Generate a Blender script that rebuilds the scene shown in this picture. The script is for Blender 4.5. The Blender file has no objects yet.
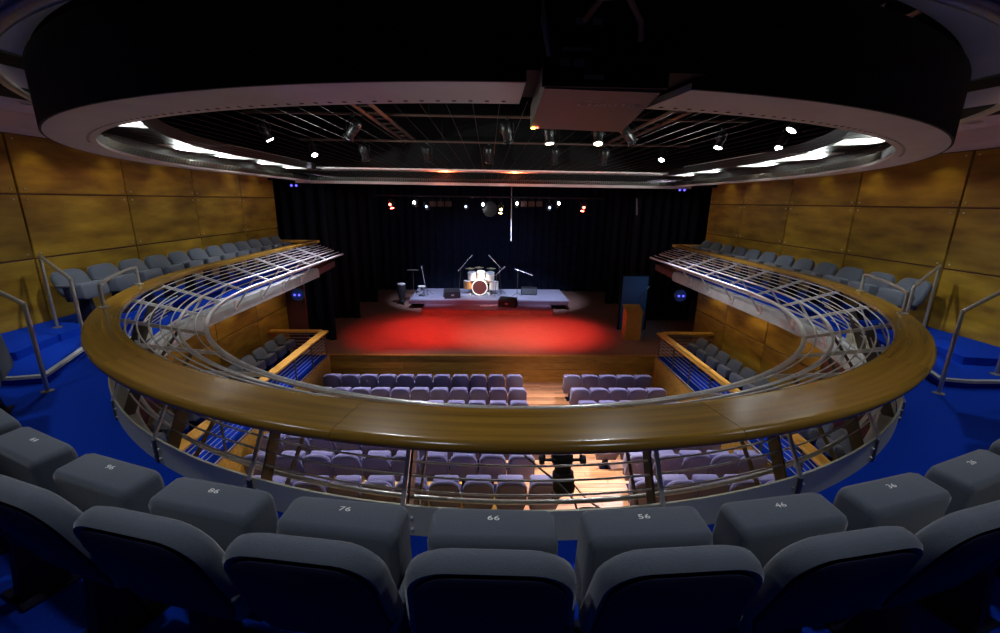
import bpy, math, random
from mathutils import Vector, Matrix
random.seed(7)
C = bpy.context.scene.collection
SC = bpy.context.scene
PI = math.pi
Z0 = 5.75            # everything below is written with the camera at height 0; the stalls floor ends up at z = 0

# ------------------------------------------------------------------ camera
F, CX, CY = 437.0, 500.0, 316.5
_p = math.atan((CY - 201.2) / F); _yaw = math.atan(13.0 / F * math.cos(_p)); _r = math.atan(.0147)
_f = Vector((math.sin(_yaw) * math.cos(_p), math.cos(_yaw) * math.cos(_p), -math.sin(_p)))
_ri = Vector((math.cos(_yaw), -math.sin(_yaw), 0)); _up = _ri.cross(_f)
_cr = _ri * math.cos(_r) + _up * math.sin(_r); _cu = -_ri * math.sin(_r) + _up * math.cos(_r)
cam = bpy.data.objects.new('camera', bpy.data.cameras.new('camera')); C.objects.link(cam)
cam.data.sensor_width = 36; cam.data.lens = 36 * F / 1000; cam.data.clip_start = .05; cam.data.clip_end = 100
m = Matrix((_cr, _cu, -_f)).transposed().to_4x4()
cam.matrix_world = m
SC.camera = cam
# ------------------------------------------------------------------ world and view
w = bpy.data.worlds.new('world'); SC.world = w; w.use_nodes = True
w.node_tree.nodes['Background'].inputs[0].default_value = (.25, .3, .5, 1)
w.node_tree.nodes['Background'].inputs[1].default_value = .004
SC.view_settings.view_transform = 'Standard'; SC.view_settings.look = 'None'
SC.view_settings.gamma = 1; SC.view_settings.use_curve_mapping = False
SC.view_settings.exposure = 0.0
# lamp strengths (watts) used by the fixture builders below
L_WALL, L_HOUSE, L_STALLS, L_AISLE, L_RED, L_RISER, L_DRUM, L_COVE, L_UNDER = 4.8, 62, 1500, 2000, 2400, 1000, 3600, 110, 15

def ray(x, y):
    d = _f + _cr * ((x - CX) / F) - _cu * ((y - CY) / F)
    return d / d.y
def PZ(x, y, z): d = ray(x, y); return d * (z / d.z)
def PY(x, y, Y): return ray(x, y) * Y

# ------------------------------------------------------------------ materials
M = {}
def mat(name, col, rough=.6, metal=0., noise=None, bump=0., scale=20., emit=None, estr=0., spec=.5, stretch=(1, 1, 1), rand=0., sheen=0., coord='Object'):
    m = bpy.data.materials.new(name); m.use_nodes = True
    nt = m.node_tree; b = nt.nodes['Principled BSDF']
    b.inputs['Base Color'].default_value = (*col, 1); b.inputs['Roughness'].default_value = rough
    b.inputs['Metallic'].default_value = metal; b.inputs['Specular IOR Level'].default_value = spec
    if sheen: b.inputs['Sheen Weight'].default_value = sheen
    if emit:
        b.inputs['Emission Color'].default_value = (*emit, 1); b.inputs['Emission Strength'].default_value = estr
    if noise or bump:
        tc = nt.nodes.new('ShaderNodeTexCoord'); mp = nt.nodes.new('ShaderNodeMapping'); mp.inputs['Scale'].default_value = stretch
        nz = nt.nodes.new('ShaderNodeTexNoise'); nz.inputs['Scale'].default_value = scale; nz.inputs['Detail'].default_value = 6
        nt.links.new(tc.outputs[coord], mp.inputs[0])
        last = mp.outputs[0]
        if rand:
            oi = nt.nodes.new('ShaderNodeObjectInfo'); ad = nt.nodes.new('ShaderNodeVectorMath'); ad.operation = 'ADD'
            mu = nt.nodes.new('ShaderNodeMath'); mu.operation = 'MULTIPLY'; mu.inputs[1].default_value = 40
            nt.links.new(oi.outputs['Random'], mu.inputs[0]); nt.links.new(last, ad.inputs[0]); nt.links.new(mu.outputs[0], ad.inputs[1]); last = ad.outputs[0]
        nt.links.new(last, nz.inputs['Vector'])
        if noise:
            cr = nt.nodes.new('ShaderNodeValToRGB'); cr.color_ramp.elements[0].position = .3; cr.color_ramp.elements[1].position = .7
            cr.color_ramp.elements[0].color = (*noise, 1); cr.color_ramp.elements[1].color = (*col, 1)
            nt.links.new(nz.outputs['Fac'], cr.inputs[0]); out = cr.outputs[0]
            if rand:
                hs = nt.nodes.new('ShaderNodeHueSaturation'); mr = nt.nodes.new('ShaderNodeMapRange')
                mr.inputs['To Min'].default_value = 1 - rand; mr.inputs['To Max'].default_value = 1 + rand
                nt.links.new(oi.outputs['Random'], mr.inputs[0]); nt.links.new(mr.outputs[0], hs.inputs['Value']); nt.links.new(out, hs.inputs['Color']); out = hs.outputs[0]
            nt.links.new(out, b.inputs['Base Color'])
        if bump:
            bp = nt.nodes.new('ShaderNodeBump'); bp.inputs['Strength'].default_value = bump; bp.inputs['Distance'].default_value = .01
            nt.links.new(nz.outputs['Fac'], bp.inputs['Height']); nt.links.new(bp.outputs[0], b.inputs['Normal'])
    M[name] = m; return m
mat('panel_wood', (.42, .255, .022), .4, noise=(.17, .085, .008), scale=2.0, stretch=(1, .7, 2.6), rand=.15, bump=.03)
mat('rail_wood', (.31, .17, .022), .22, noise=(.17, .085, .011), scale=3, stretch=(.22, 7, 1), rand=.1, coord='UV')
mat('pale_wood', (.62, .33, .05), .4, noise=(.5, .25, .035), scale=4, stretch=(3, .5, 3))
mat('plank_wood', (.70, .35, .17), .38, noise=(.48, .20, .085), scale=4, stretch=(.6, 6, 3), rand=.32)
mat('fascia_wood', (.74, .44, .08), .45, noise=(.52, .27, .04), scale=4, stretch=(.6, 4, 4), rand=.22)
mat('stage_floor', (.36, .20, .14), .62, noise=(.26, .14, .10), scale=9, stretch=(.5, 3, 1), bump=.05)
mat('carpet', (.002, .042, .45), .95, noise=(.002, .03, .34), scale=60, bump=.25, spec=.1)
mat('fabric', (.088, .101, .128), .92, noise=(.075, .088, .112), scale=160, bump=.18, spec=.15, sheen=.25)
mat('fabric_mauve', (.26, .245, .40), .92, noise=(.22, .21, .35), scale=160, bump=.18, spec=.15, sheen=.2)
mat('shell_navy', (.006, .008, .028), .75, spec=.2)
mat('steel', (.78, .77, .74), .3, .55, noise=(.62, .61, .58), scale=30)
mat('brushed_steel', (.60, .57, .52), .32, .85, noise=(.5, .48, .44), scale=30)
mat('dark_steel', (.12, .105, .085), .45, .7)
mat('kick_paint', (.55, .54, .40), .5, noise=(.48, .47, .34), scale=3)
mat('ledge_grey', (.40, .40, .39), .6, noise=(.32, .32, .31), scale=4)
mat('black_paint', (.0035, .0035, .004), .6, spec=.12)
mat('black_gloss', (.01, .01, .011), .35)
mat('black_cloth', (.010, .012, .02), .95, spec=.1)
mat('drape', (.012, .018, .035), .9, noise=(.007, .010, .02), scale=3, spec=.1)
mat('soffit_paint', (.62, .60, .58), .6, noise=(.55, .53, .51), scale=3)
mat('ceiling_paint', (.72, .65, .64), .7, noise=(.64, .58, .57), scale=3)
mat('grid_dark', (.05, .03, .025), .6)
mat('beam_paint', (.06, .03, .022), .6)
mat('wire', (.07, .05, .045), .6, .6)
mat('projector_shell', (.16, .11, .09), .5)
mat('projector_print', (.5, .42, .4), .5)
mat('number_white', (.85, .85, .8), .5)
mat('chrome', (.85, .85, .87), .2, .6)
mat('drum_white', (.85, .8, .72), .3)
mat('drum_wood', (.45, .2, .06), .35, noise=(.3, .12, .03), scale=6)
mat('drum_head', (.05, .012, .012), .35)
mat('hide', (.85, .82, .75), .6)
mat('brass', (.8, .65, .35), .3, .5)
mat('riser_grey', (.42, .42, .50), .8, noise=(.36, .36, .44), scale=6)
mat('riser_edge', (.22, .12, .16), .6)
mat('speaker_black', (.022, .022, .026), .7)
mat('speaker_grille', (.10, .11, .115), .6, bump=.5, scale=200)
mat('blue_paint', (.03, .10, .20), .6)
mat('red_brown', (.10, .025, .018), .6)
mat('cable_black', (.01, .01, .01), .6)
def lens(name, col, s): mat(name, (.02, .02, .02), .3, emit=col, estr=s)
lens('lens_white', (.9, .95, 1.), 40); lens('lens_red', (1., .08, .05), 30); lens('lens_blue', (.12, .10, 1.), 2.2)
lens('lens_gold', (1., .7, .3), 16); lens('lens_dim', (.5, .65, 1.), 3); lens('led_green', (.1, 1., .2), 10); lens('led_amber', (1., .75, .1), 12); lens('led_red', (1., .1, .05), 8)
lens('lens_warm', (1., .85, .6), 6)

# ------------------------------------------------------------------ mesh helpers
class MB:
    def __init__(s): s.v = []; s.f = []
    def add(s, vs, fs):
        o = len(s.v); s.v += [Vector(v) for v in vs]; s.f += [tuple(i + o for i in f) for f in fs]; return s
    def box(s, x0, x1, y0, y1, z0, z1):
        return s.add([(x0, y0, z0), (x1, y0, z0), (x1, y1, z0), (x0, y1, z0), (x0, y0, z1), (x1, y0, z1), (x1, y1, z1), (x0, y1, z1)],
                     [(0, 3, 2, 1), (4, 5, 6, 7), (0, 1, 5, 4), (1, 2, 6, 5), (2, 3, 7, 6), (3, 0, 4, 7)])
    def hexa(s, b, t): return s.add(list(b) + list(t), [(0, 3, 2, 1), (4, 5, 6, 7), (0, 1, 5, 4), (1, 2, 6, 5), (2, 3, 7, 6), (3, 0, 4, 7)])
    def prism(s, pts, z0, z1):
        n = len(pts)
        if sum(pts[i][0] * pts[(i + 1) % n][1] - pts[(i + 1) % n][0] * pts[i][1] for i in range(n)) < 0: pts = pts[::-1]
        return s.add([(p[0], p[1], z0) for p in pts] + [(p[0], p[1], z1) for p in pts],
                     [tuple(range(n - 1, -1, -1)), tuple(range(n, 2 * n))] + [(i, (i + 1) % n, n + (i + 1) % n, n + i) for i in range(n)])
    def tube(s, path, r, n=8, cap=True, closed=False):
        path = [Vector(p) for p in path]; k = len(path); vs = []; rr = r if isinstance(r, (list, tuple)) else [r] * k
        ref = None
        for i, p in enumerate(path):
            if closed: t = path[(i + 1) % k] - path[i - 1]
            else: t = path[min(i + 1, k - 1)] - path[max(i - 1, 0)]
            t.normalize()
            if ref is None: ref = Vector((0, 0, 1)) if abs(t.z) < .9 else Vector((1, 0, 0))
            a = t.cross(ref)
            if a.length < 1e-4: a = t.cross(Vector((1, .3, .2)))
            a.normalize(); b = t.cross(a); ref = b * -1 if False else ref
            for j in range(n):
                th = 2 * PI * j / n; vs.append(p + a * (rr[i] * math.cos(th)) + b * (rr[i] * math.sin(th)))
        fs = []
        for i in range(k if closed else k - 1):
            for j in range(n):
                i2 = (i + 1) % k; fs.append((i * n + j, i2 * n + j, i2 * n + (j + 1) % n, i * n + (j + 1) % n))
        if cap and not closed: fs += [tuple(range(n)), tuple(range((k - 1) * n, k * n))[::-1]]
        return s.add(vs, fs)
    def lathe(s, prof, n=20, axis='z', c=(0, 0, 0)):
        vs = []
        for r, h in prof:
            for j in range(n):
                a = 2 * PI * j / n; q = (r * math.cos(a), r * math.sin(a), h)
                if axis == 'y': q = (q[0], q[2], q[1])
                if axis == 'x': q = (q[2], q[0], q[1])
                vs.append((q[0] + c[0], q[1] + c[1], q[2] + c[2]))
        k = len(prof); fs = [(i * n + j, i * n + (j + 1) % n, (i + 1) * n + (j + 1) % n, (i + 1) * n + j) for i in range(k - 1) for j in range(n)]
        fs += [tuple(range(n))[::-1], tuple(range((k - 1) * n, k * n))]
        return s.add(vs, fs)
    def loft(s, rings, cap=True):
        n = len(rings[0]); vs = [q for r in rings for q in r]
        fs = [(i * n + j, i * n + (j + 1) % n, (i + 1) * n + (j + 1) % n, (i + 1) * n + j) for i in range(len(rings) - 1) for j in range(n)]
        if cap: fs += [tuple(range(n))[::-1], tuple(range((len(rings) - 1) * n, len(rings) * n))]
        return s.add(vs, fs)
    def xf(s, mtx):
        s.v = [mtx @ v for v in s.v]; return s
    def mesh(s, name, m, smooth=False):
        me = bpy.data.meshes.new(name); me.from_pydata([tuple(v) for v in s.v], [], s.f); me.materials.append(M[m])
        import bmesh
        bm = bmesh.new(); bm.from_mesh(me); bmesh.ops.recalc_face_normals(bm, faces=bm.faces); bm.to_mesh(me); bm.free()
        if smooth:
            for p in me.polygons: p.use_smooth = True
            try: me.set_sharp_from_angle(angle=math.radians(48))
            except Exception: pass
        return me
    def build(s, name, m, parent=None, smooth=False, world=True, loc=None):
        """world: vertices are written in world space and brought into the parent's frame (parents here sit unrotated)"""
        if parent is not None and world:
            L = root_of(parent); s.v = [v - L for v in s.v]
        if parent is None and loc is not None: s.v = [v - Vector(loc) for v in s.v]
        o = bpy.data.objects.new(name, s.mesh(name, m, smooth)); C.objects.link(o)
        if parent is not None: o.parent = parent
        elif loc is not None: o.location = loc
        return o
def root_of(o):
    L = Vector((0, 0, 0))
    while o: L += o.location; o = o.parent
    return L
def link_mesh(name, me, parent=None, loc=(0, 0, 0), rot=(0, 0, 0)):
    o = bpy.data.objects.new(name, me); C.objects.link(o); o.parent = parent; o.location = loc; o.rotation_euler = rot; return o
def tag(o, label=None, cat=None, group=None, kind=None):
    if label: o['label'] = label
    if cat: o['category'] = cat
    if group: o['group'] = group
    if kind: o['kind'] = kind
    return o
def thing(name, label, cat, loc, rz=0, group=None):
    o = bpy.data.objects.new(name, None); C.objects.link(o); o.empty_display_size = .1
    o.location = loc; o.rotation_euler = (0, 0, rz); return tag(o, label, cat, group)
def struct(o): o['kind'] = 'structure'; return o
def copy_tree(o, parent=None):
    c = o.copy(); C.objects.link(c); c.parent = parent
    for ch in [x for x in o.children]: copy_tree(ch, c)
    return c
def spot(name, loc, target, power, color, angle=60, blend=.5, radius=.05, parent=None):
    l = bpy.data.lights.new(name, 'SPOT'); l.energy = power; l.color = color; l.spot_size = math.radians(angle); l.spot_blend = blend; l.shadow_soft_size = radius
    o = bpy.data.objects.new(name, l); C.objects.link(o)
    d = Vector(target) - Vector(loc); o.rotation_euler = d.to_track_quat('-Z', 'Y').to_euler()
    o.location = Vector(loc) - (root_of(parent) if parent else Vector()); o.parent = parent
    return o
def point(name, loc, power, color, radius=.05, parent=None):
    l = bpy.data.lights.new(name, 'POINT'); l.energy = power; l.color = color; l.shadow_soft_size = radius
    o = bpy.data.objects.new(name, l); C.objects.link(o); o.location = Vector(loc) - (root_of(parent) if parent else Vector()); o.parent = parent
    return o
ORD = ['first', 'second', 'third', 'fourth', 'fifth', 'sixth', 'seventh', 'eighth', 'ninth', 'tenth', 'eleventh', 'twelfth', 'thirteenth', 'fourteenth']
XC = .2; WL, WR = -6.5, 6.9
SIDE = {-1: 'conga', 1: 'lectern'}
def mx(x, s): return x if s < 0 else 2 * XC - x     # mirror a left-hand x to the right

# the shared U-shaped plan of balcony front and ceiling ring
class Plan:
    """U-shaped plan: half an ellipse with straight arms; s runs along it from the middle of the curve, off points inward"""
    def __init__(q, a, b, yc, ye, xr, wside, wmid):
        q.a, q.b, q.yc, q.ye, q.xr, q.ws, q.wm = a, b, yc, ye, xr, wside, wmid; P = []
        for i in range(24): P.append((xr - a, ye + (yc - ye) * i / 24, 1., 0.))
        for i in range(181):
            t = PI + PI * i / 180; nx, ny = -math.cos(t) / a, -math.sin(t) / b; k = math.hypot(nx, ny)
            P.append((xr + a * math.cos(t), yc + b * math.sin(t), nx / k, ny / k))
        for i in range(1, 25): P.append((xr + a, yc + (ye - yc) * i / 24, -1., 0.))
        q.P = P; q.S = [0.]
        for g, h in zip(P, P[1:]): q.S.append(q.S[-1] + math.hypot(g[0] - h[0], g[1] - h[1]))
        q.half = q.S[-1] / 2
    def __call__(q, s, off, z):
        x = min(max(s + q.half, 0), q.S[-1]); lo, hi = 0, len(q.S) - 2
        while lo < hi:
            mid = (lo + hi + 1) // 2
            if q.S[mid] <= x: lo = mid
            else: hi = mid - 1
        t = (x - q.S[lo]) / (q.S[lo + 1] - q.S[lo]); g = [a + (b - a) * t for a, b in zip(q.P[lo], q.P[lo + 1])]; k = math.hypot(g[2], g[3])
        return Vector((g[0] + g[2] / k * off, g[1] + g[3] / k * off, z))
    def wid(q, s):                                   # broad at the middle of the curve, slim along the sides
        d = q(s, 1, 0) - q(s, 0, 0); return q.ws * d.x * d.x + q.wm * d.y * d.y
A_, YE, XR = 5.36, 13.15, .29
U = Plan(A_, 5.8, 8.2, YE, XR, .17, .41); HALF = U.half; wid = U.wid       # balcony front
G = Plan(5.25, 6.6, 9.0, YE, .15, .24, .40); GH = G.half                     # ceiling ring
def srange(s0, s1, step=.16):
    n = max(2, int(abs(s1 - s0) / step) + 1); return [s0 + (s1 - s0) * i / n for i in range(n + 1)]
def usweep(prof, s0=-HALF, s1=HALF, step=.16, taper=False, plan=None):
    pl = plan or U
    return MB().loft([[pl(s, o * pl.wid(s) / .41 if o < 0 and taper else o, z) for o, z in prof] for s in srange(s0, s1, step)])

# =================================================================== STRUCTURE
# side walls: dark backing with timber panels set proud of it
def wall(side):
    x = WL if side < 0 else WR; sg = -side
    o = struct(MB().box(min(x, x - sg * .2), max(x, x - sg * .2), -2.2, 13.85, -6.2, 1.0).build('wall_left' if side < 0 else 'wall_right', 'red_brown'))
    ys = [-1.05, .82, 2.68, 4.55, 6.41, 8.28, 10.15, 12.02, 13.85]
    rows = [(-2.0, -.89, 2), (-.89, 0., 2), (0., .80, 2), (-4.62, -3.35, 5), (-3.35, -2.24, 5)]
    bolt = MB().lathe([(.012, 0), (.012, .012), (.006, .016)], 8, 'x').mesh('bolt', 'steel', True)
    cache = {}
    for z0, z1, k in rows:
        for i in range(k, len(ys) - 1):
            dy = ys[i + 1] - ys[i]; key = (round(dy, 2), round(z1 - z0, 2))
            if key not in cache:
                a, b, h = dy / 2 - .011, .03, (z1 - z0) / 2 - .011
                r0 = [(-.0, -a, -h), (-.0, a, -h), (0, a, h), (0, -a, h)]
                r1 = [(sg * b * .7, *q[1:]) for q in r0]; r2 = [(sg * b, q[1] * (1 - .008 / a), q[2] * (1 - .008 / h)) for q in r0]
                cache[key] = MB().loft([r0, r1, r2]).mesh('panel', 'panel_wood')
            p = link_mesh('panel', cache[key], o, (x, (ys[i] + ys[i + 1]) / 2, (z0 + z1) / 2))
            if z0 > -1.5:
                for ay in (-1, 1):
                    for az in (-1, 1):
                        link_mesh('bolt', bolt, p, (sg * .03, ay * (dy / 2 - .09), az * ((z1 - z0) / 2 - .07)), (0, 0, 0 if sg > 0 else PI))
    return o
wall(-1); wall(1)
struct(MB().box(-8, 8.4, -2.4, -2.2, -6.2, 3.4).build('wall_back', 'black_paint'))
struct(MB().box(-10.5, 10.9, 24.8, 25, -6.2, 3.4).build('wall_stage', 'black_paint'))
struct(MB().box(-10.5, -10.3, 13.6, 24.9, -6.2, 3.4).build('wall_wing_left', 'black_paint'))
struct(MB().box(10.7, 10.9, 13.6, 24.9, -6.2, 3.4).build('wall_wing_right', 'black_paint'))
struct(MB().box(-10.5, WL - .2, 13.6, 13.85, -6.2, 3.4).build('wall_return_left', 'black_paint'))
struct(MB().box(WR + .2, 10.9, 13.6, 13.85, -6.2, 3.4).build('wall_return_right', 'black_paint'))
struct(MB().box(-10.5, 10.9, -2.4, 25, 3.2, 3.4).build('ceiling', 'black_paint'))

# stalls floor with its stepped rake
ROWY = [11.83, 10.88, 9.92, 8.96, 7.98, 6.99, 5.95]
ROWF = [-5.75, -5.75, -5.68, -5.60, -5.50, -5.31, -5.12]
mb = MB().box(-8, 8.4, -2.2, 13.6, -6.0, -5.77)
edges = [13.4] + [ROWY[i] - .12 for i in range(6)] + [4.6]
for i in range(7): mb.box(-4.86, 5.26, edges[i + 1], edges[i], -5.8, ROWF[i] - .02)
mb.box(-4.86, 5.26, -2.2, edges[7], -5.8, -5.0)
floor = struct(mb.build('floor', 'fascia_wood'))
# floorboards of the aisle between the two blocks of seats, laid across it
plank = {}
for i in range(7):
    y = edges[i] - .01
    while y - .118 > edges[i + 1]:
        x = .55 - random.random() * .6
        while x < 3.1:
            L = random.choice((.9, 1.2, 1.5))
            if L not in plank: plank[L] = MB().hexa([(0, 0, 0), (L - .003, 0, 0), (L - .003, .115, 0), (0, .115, 0)], [(.002, .002, .02), (L - .005, .002, .02), (L - .005, .113, .02), (.002, .113, .02)]).mesh('floorboard', 'plank_wood')
            link_mesh('floorboard', plank[L], floor, (x, y - .118, ROWF[i] - .02)); x += L
        y -= .118

# stage: deck, front of boards, red-brown edge
stage = struct(MB().box(-10.3, 10.7, 13.36, 24.8, -5.0, -4.83).build('floor_stage', 'stage_floor'))
st = struct(MB().box(-10.3, 10.7, 13.36, 24.8, -5.8, -5.0).build('trim_1', 'black_paint'))
for r, zz in enumerate((-5.75, -5.52, -5.29, -5.06)):
    x = -4.98 - (r % 2) * .0
    cuts = [-5.4] + sorted(random.uniform(-4.2, 4.4) for _ in range(3)) + [5.7]
    for a, b in zip(cuts, cuts[1:]):
        MB().hexa([(a + .003, 13.31, zz + .004), (b - .003, 13.31, zz + .004), (b - .003, 13.36, zz), (a + .003, 13.36, zz)],
                  [(a + .003, 13.31, zz + .222), (b - .003, 13.31, zz + .222), (b - .003, 13.36, zz + .227), (a + .003, 13.36, zz + .227)]).build('plank', 'fascia_wood', st)
struct(MB().box(-5.4, 5.7, 13.28, 13.42, -4.845, -4.815).build('trim_2', 'pale_wood'))

# balcony floor: carpet from the kick plate out to the walls, grey ledge on the void side
ss = srange(-HALF, HALF, .14)
def to_walls(pl, ss, offs):
  inner = [pl(s, o, 0) for s, o in zip(ss, offs)]; outer = []
  for s, p in zip(ss, inner):
    d = (pl(s, -1, 0) - pl(s, 0, 0)); t = 1e9
    if d.x < -1e-3: t = min(t, (WL - p.x) / d.x)
    if d.x > 1e-3: t = min(t, (WR - p.x) / d.x)
    if d.y < -1e-3: t = min(t, (-2.2 - p.y) / d.y)
    outer.append(p + d * t)
  for side, cx, cy in ((-1, WL, -2.2), (1, WR, -2.2)):
    k = min(range(len(outer)), key=lambda i: (outer[i] - Vector((cx, cy, 0))).length); outer[k] = Vector((cx, cy, 0))
  return inner, outer
inner, outer = to_walls(U, ss, [-.16] * len(ss))
def ringslab(name, mname, z0, z1):
    return struct(MB().loft([[Vector((a.x, a.y, z0)), Vector((b.x, b.y, z0)), Vector((b.x, b.y, z1)), Vector((a.x, a.y, z1))] for a, b in zip(inner, outer)]).build(name, mname))
ringslab('floor_balcony', 'carpet', -2.14, -2.0)
struct(usweep([(-.16, -2.30), (.0, -2.28), (.0, -2.10), (-.03, -2.02), (-.16, -2.01)]).build('trim_3', 'ledge_grey'))
for side, nm in ((-1, 'trim_4'), (1, 'trim_5')):      # slab ends running on past the balustrade
    xb = XR + side * A_; xw = WL if side < 0 else WR
    struct(MB().prism([(xb, YE), (xw, YE), (xw, 14.9), (xb - side * -.12, 14.9)], -2.22, -2.03).build(nm, 'red_brown'))
ringslab('ceiling_stalls', 'black_paint', -2.30, -2.245)
# carpeted steps and raised platform of the side rows
for side, n in ((-1, 6), (1, 8)):
    step = [(WL, 4.49), (-5.09, 4.49), (-4.83, 4.56), (-5.22, 5.5), (-5.40, 6.1), (-5.55, 6.9), (-5.56, 7.4), (WL, 7.4)]
    plat = [(WL, 4.85), (-5.55, 5.0), (-5.72, 5.75), (-5.66, 6.6), (-5.64, 7.6), (-5.62, 13.15), (WL, 13.15)]
    struct(MB().prism([(mx(x, side), y) for x, y in step], -2.0, -1.90).build('floor_step_%s' % ('left' if side < 0 else 'right'), 'carpet'))
    struct(MB().prism([(mx(x, side), y) for x, y in plat], -1.90, -1.80).build('floor_platform_%s' % ('left' if side < 0 else 'right'), 'carpet'))
    e = [Vector((mx(x, side), y, -1.893)) for x, y in ((WL + .9, 4.485), (-5.09, 4.485), (-4.825, 4.555), (-5.215, 5.5))]
    mb = MB()
    for a, b in zip(e, e[1:]):
        d = (b - a).normalized(); n_ = Vector((d.y, -d.x, 0)) * .028
        mb.hexa([a - n_ + Vector((0, 0, -.03)), b - n_ + Vector((0, 0, -.03)), b + n_ + Vector((0, 0, -.03)), a + n_ + Vector((0, 0, -.03))],
                [a - n_, b - n_, b + n_, a + n_])
    struct(mb.build('trim_%d' % n, 'ledge_grey'))

# lower side galleries: floor, timber front below
for side in (-1, 1):
    xi, xw = mx(-4.86, side), (WL if side < 0 else WR)
    nm = 'left' if side < 0 else 'right'
    struct(MB().box(min(xi, xw), max(xi, xw), 3.2, 12.75, -4.74, -4.62).build('floor_gallery_' + nm, 'carpet'))
    fr = struct(MB().box(min(xi, xw), max(xi, xw), 3.2, 12.75, -6.0, -4.74).build('wall_gallery_' + nm, 'red_brown'))
    yy = [3.2, 5.1, 7.0, 8.9, 10.8, 12.75]
    for a, b in zip(yy, yy[1:]):
        x2 = xi - side * .03
        MB().box(min(xi, x2), max(xi, x2), a + .006, b - .006, -5.6, -4.64).build('panel', 'fascia_wood', fr)

# ceiling over the balcony with its dark slots and wall-side drop
gs = srange(-GH, GH, .14); ringc, outc = to_walls(G, gs, [-G.wid(s) + .02 for s in gs])
cl = MB().loft([[Vector((a.x, a.y, .99)), Vector((b.x, b.y, .99)), Vector((b.x, b.y, 1.04)), Vector((a.x, a.y, 1.04))] for a, b in zip(ringc, outc)]).build('ceiling_balcony', 'ceiling_paint')
struct(cl)
for side in (-1, 1):
    nm = 'left' if side < 0 else 'right'
    for k, qd in enumerate((((-80, 28), (-80, 42), (36, 71), (36, 60)), ((-80, 68), (-80, 80), (36, 101), (36, 91)))):
        pts = [PZ(px, py, .985) for px, py in qd]
        struct(MB().prism([(mx(p.x, side), p.y) for p in pts], .972, .99).build('trim_%d' % (10 + k + (0 if side < 0 else 2)), 'black_paint'))
    x0, x1 = sorted((mx(-5.85, side), WL if side < 0 else WR))
    struct(MB().box(x0, x1, -2.2, 13.6, .80, .985).build('ceiling_drop_' + nm, 'ceiling_paint'))

# =================================================================== CEILING RING
ring = thing('ceiling_ring', 'pale oval ring soffit with black fascia hung from the ceiling above the balcony rail', 'ceiling ring', (XC, 2.4, .5))
GA, GB = -.0, .66                                   # gap left for the projector
for s0, s1 in ((-GH, GA), (GB, GH)):
    usweep([(-.42, .475), (0., .475), (0., .505), (-.42, .505)], s0, s1, .16, True, G).build('soffit_plate', 'soffit_paint', ring, world=True)
    usweep([(-.44, .475), (-.42, .475), (-.42, .91), (-.44, .91)], s0, s1, .16, True, G).build('fascia', 'black_paint', ring)
    usweep([(-.02, .505), (.0, .505), (.0, .60), (-.02, .60)], s0, s1, .16, False, G).build('inner_band', 'black_gloss', ring)
    usweep([(-.22, .76), (.36, .76), (.36, .80), (-.22, .80)], s0, s1, .16, False, G).build('cove_lining', 'black_paint', ring)
    usweep([(.36, .76), (.375, .76), (.375, .92), (.36, .92)], s0, s1, .16, False, G).build('cove_upstand', 'black_paint', ring)
mb = MB().tube([U(s, -.43, .955) for s in srange(-HALF, HALF, .2)], .035, 8); mb.build('edge_tube', 'steel', ring, True)
mb = MB()
for i in range(150):
    for sg in (-1, 1):
        s = sg * (5.2 + i * .048)
        a, b = G(s, .002, .51), G(s, .012, .60); t = (G(s + .01, 0, 0) - G(s - .01, 0, 0)).normalized() * .006
        mb.hexa([a - t, a + t, G(s, .012, .51) + t, G(s, .012, .51) - t], [G(s, .002, .60) - t, G(s, .002, .60) + t, b + t, b - t])
o = mb.build('rib_strip', 'dark_steel', ring); o['kind'] = 'stuff'
mb = MB()
for i in range(-56, 57):
    s = i * .08
    if GA - .04 < s < GB + .04: continue
    c = G(s, -.055, .4735); mb.lathe([(.012, 0), (.012, .004)], 8, 'z', c)
o = mb.build('hole_strip', 'black_paint', ring); o['kind'] = 'stuff'
# straight header across the stage end
hd = struct(MB().box(WL + .95, WR - .95, 13.25, 13.55, .43, .50).build('trim_14', 'soffit_paint'))
struct(MB().box(WL + .95, WR - .95, 13.28, 13.32, .50, .61).build('trim_15', 'black_gloss'))
struct(MB().box(WL - .2, WR + .2, 13.55, 13.75, .50, 3.2).build('wall_header', 'black_paint'))
struct(MB().box(-4.9, 5.3, 12.75, 13.55, .80, .84).build('ceiling_header', 'soffit_paint'))
mb = MB()
for i in range(170):
    x = -4.9 + i * .06; mb.box(x, x + .012, 13.268, 13.28, .505, .605)
struct(mb.build('trim_16', 'dark_steel'))
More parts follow.
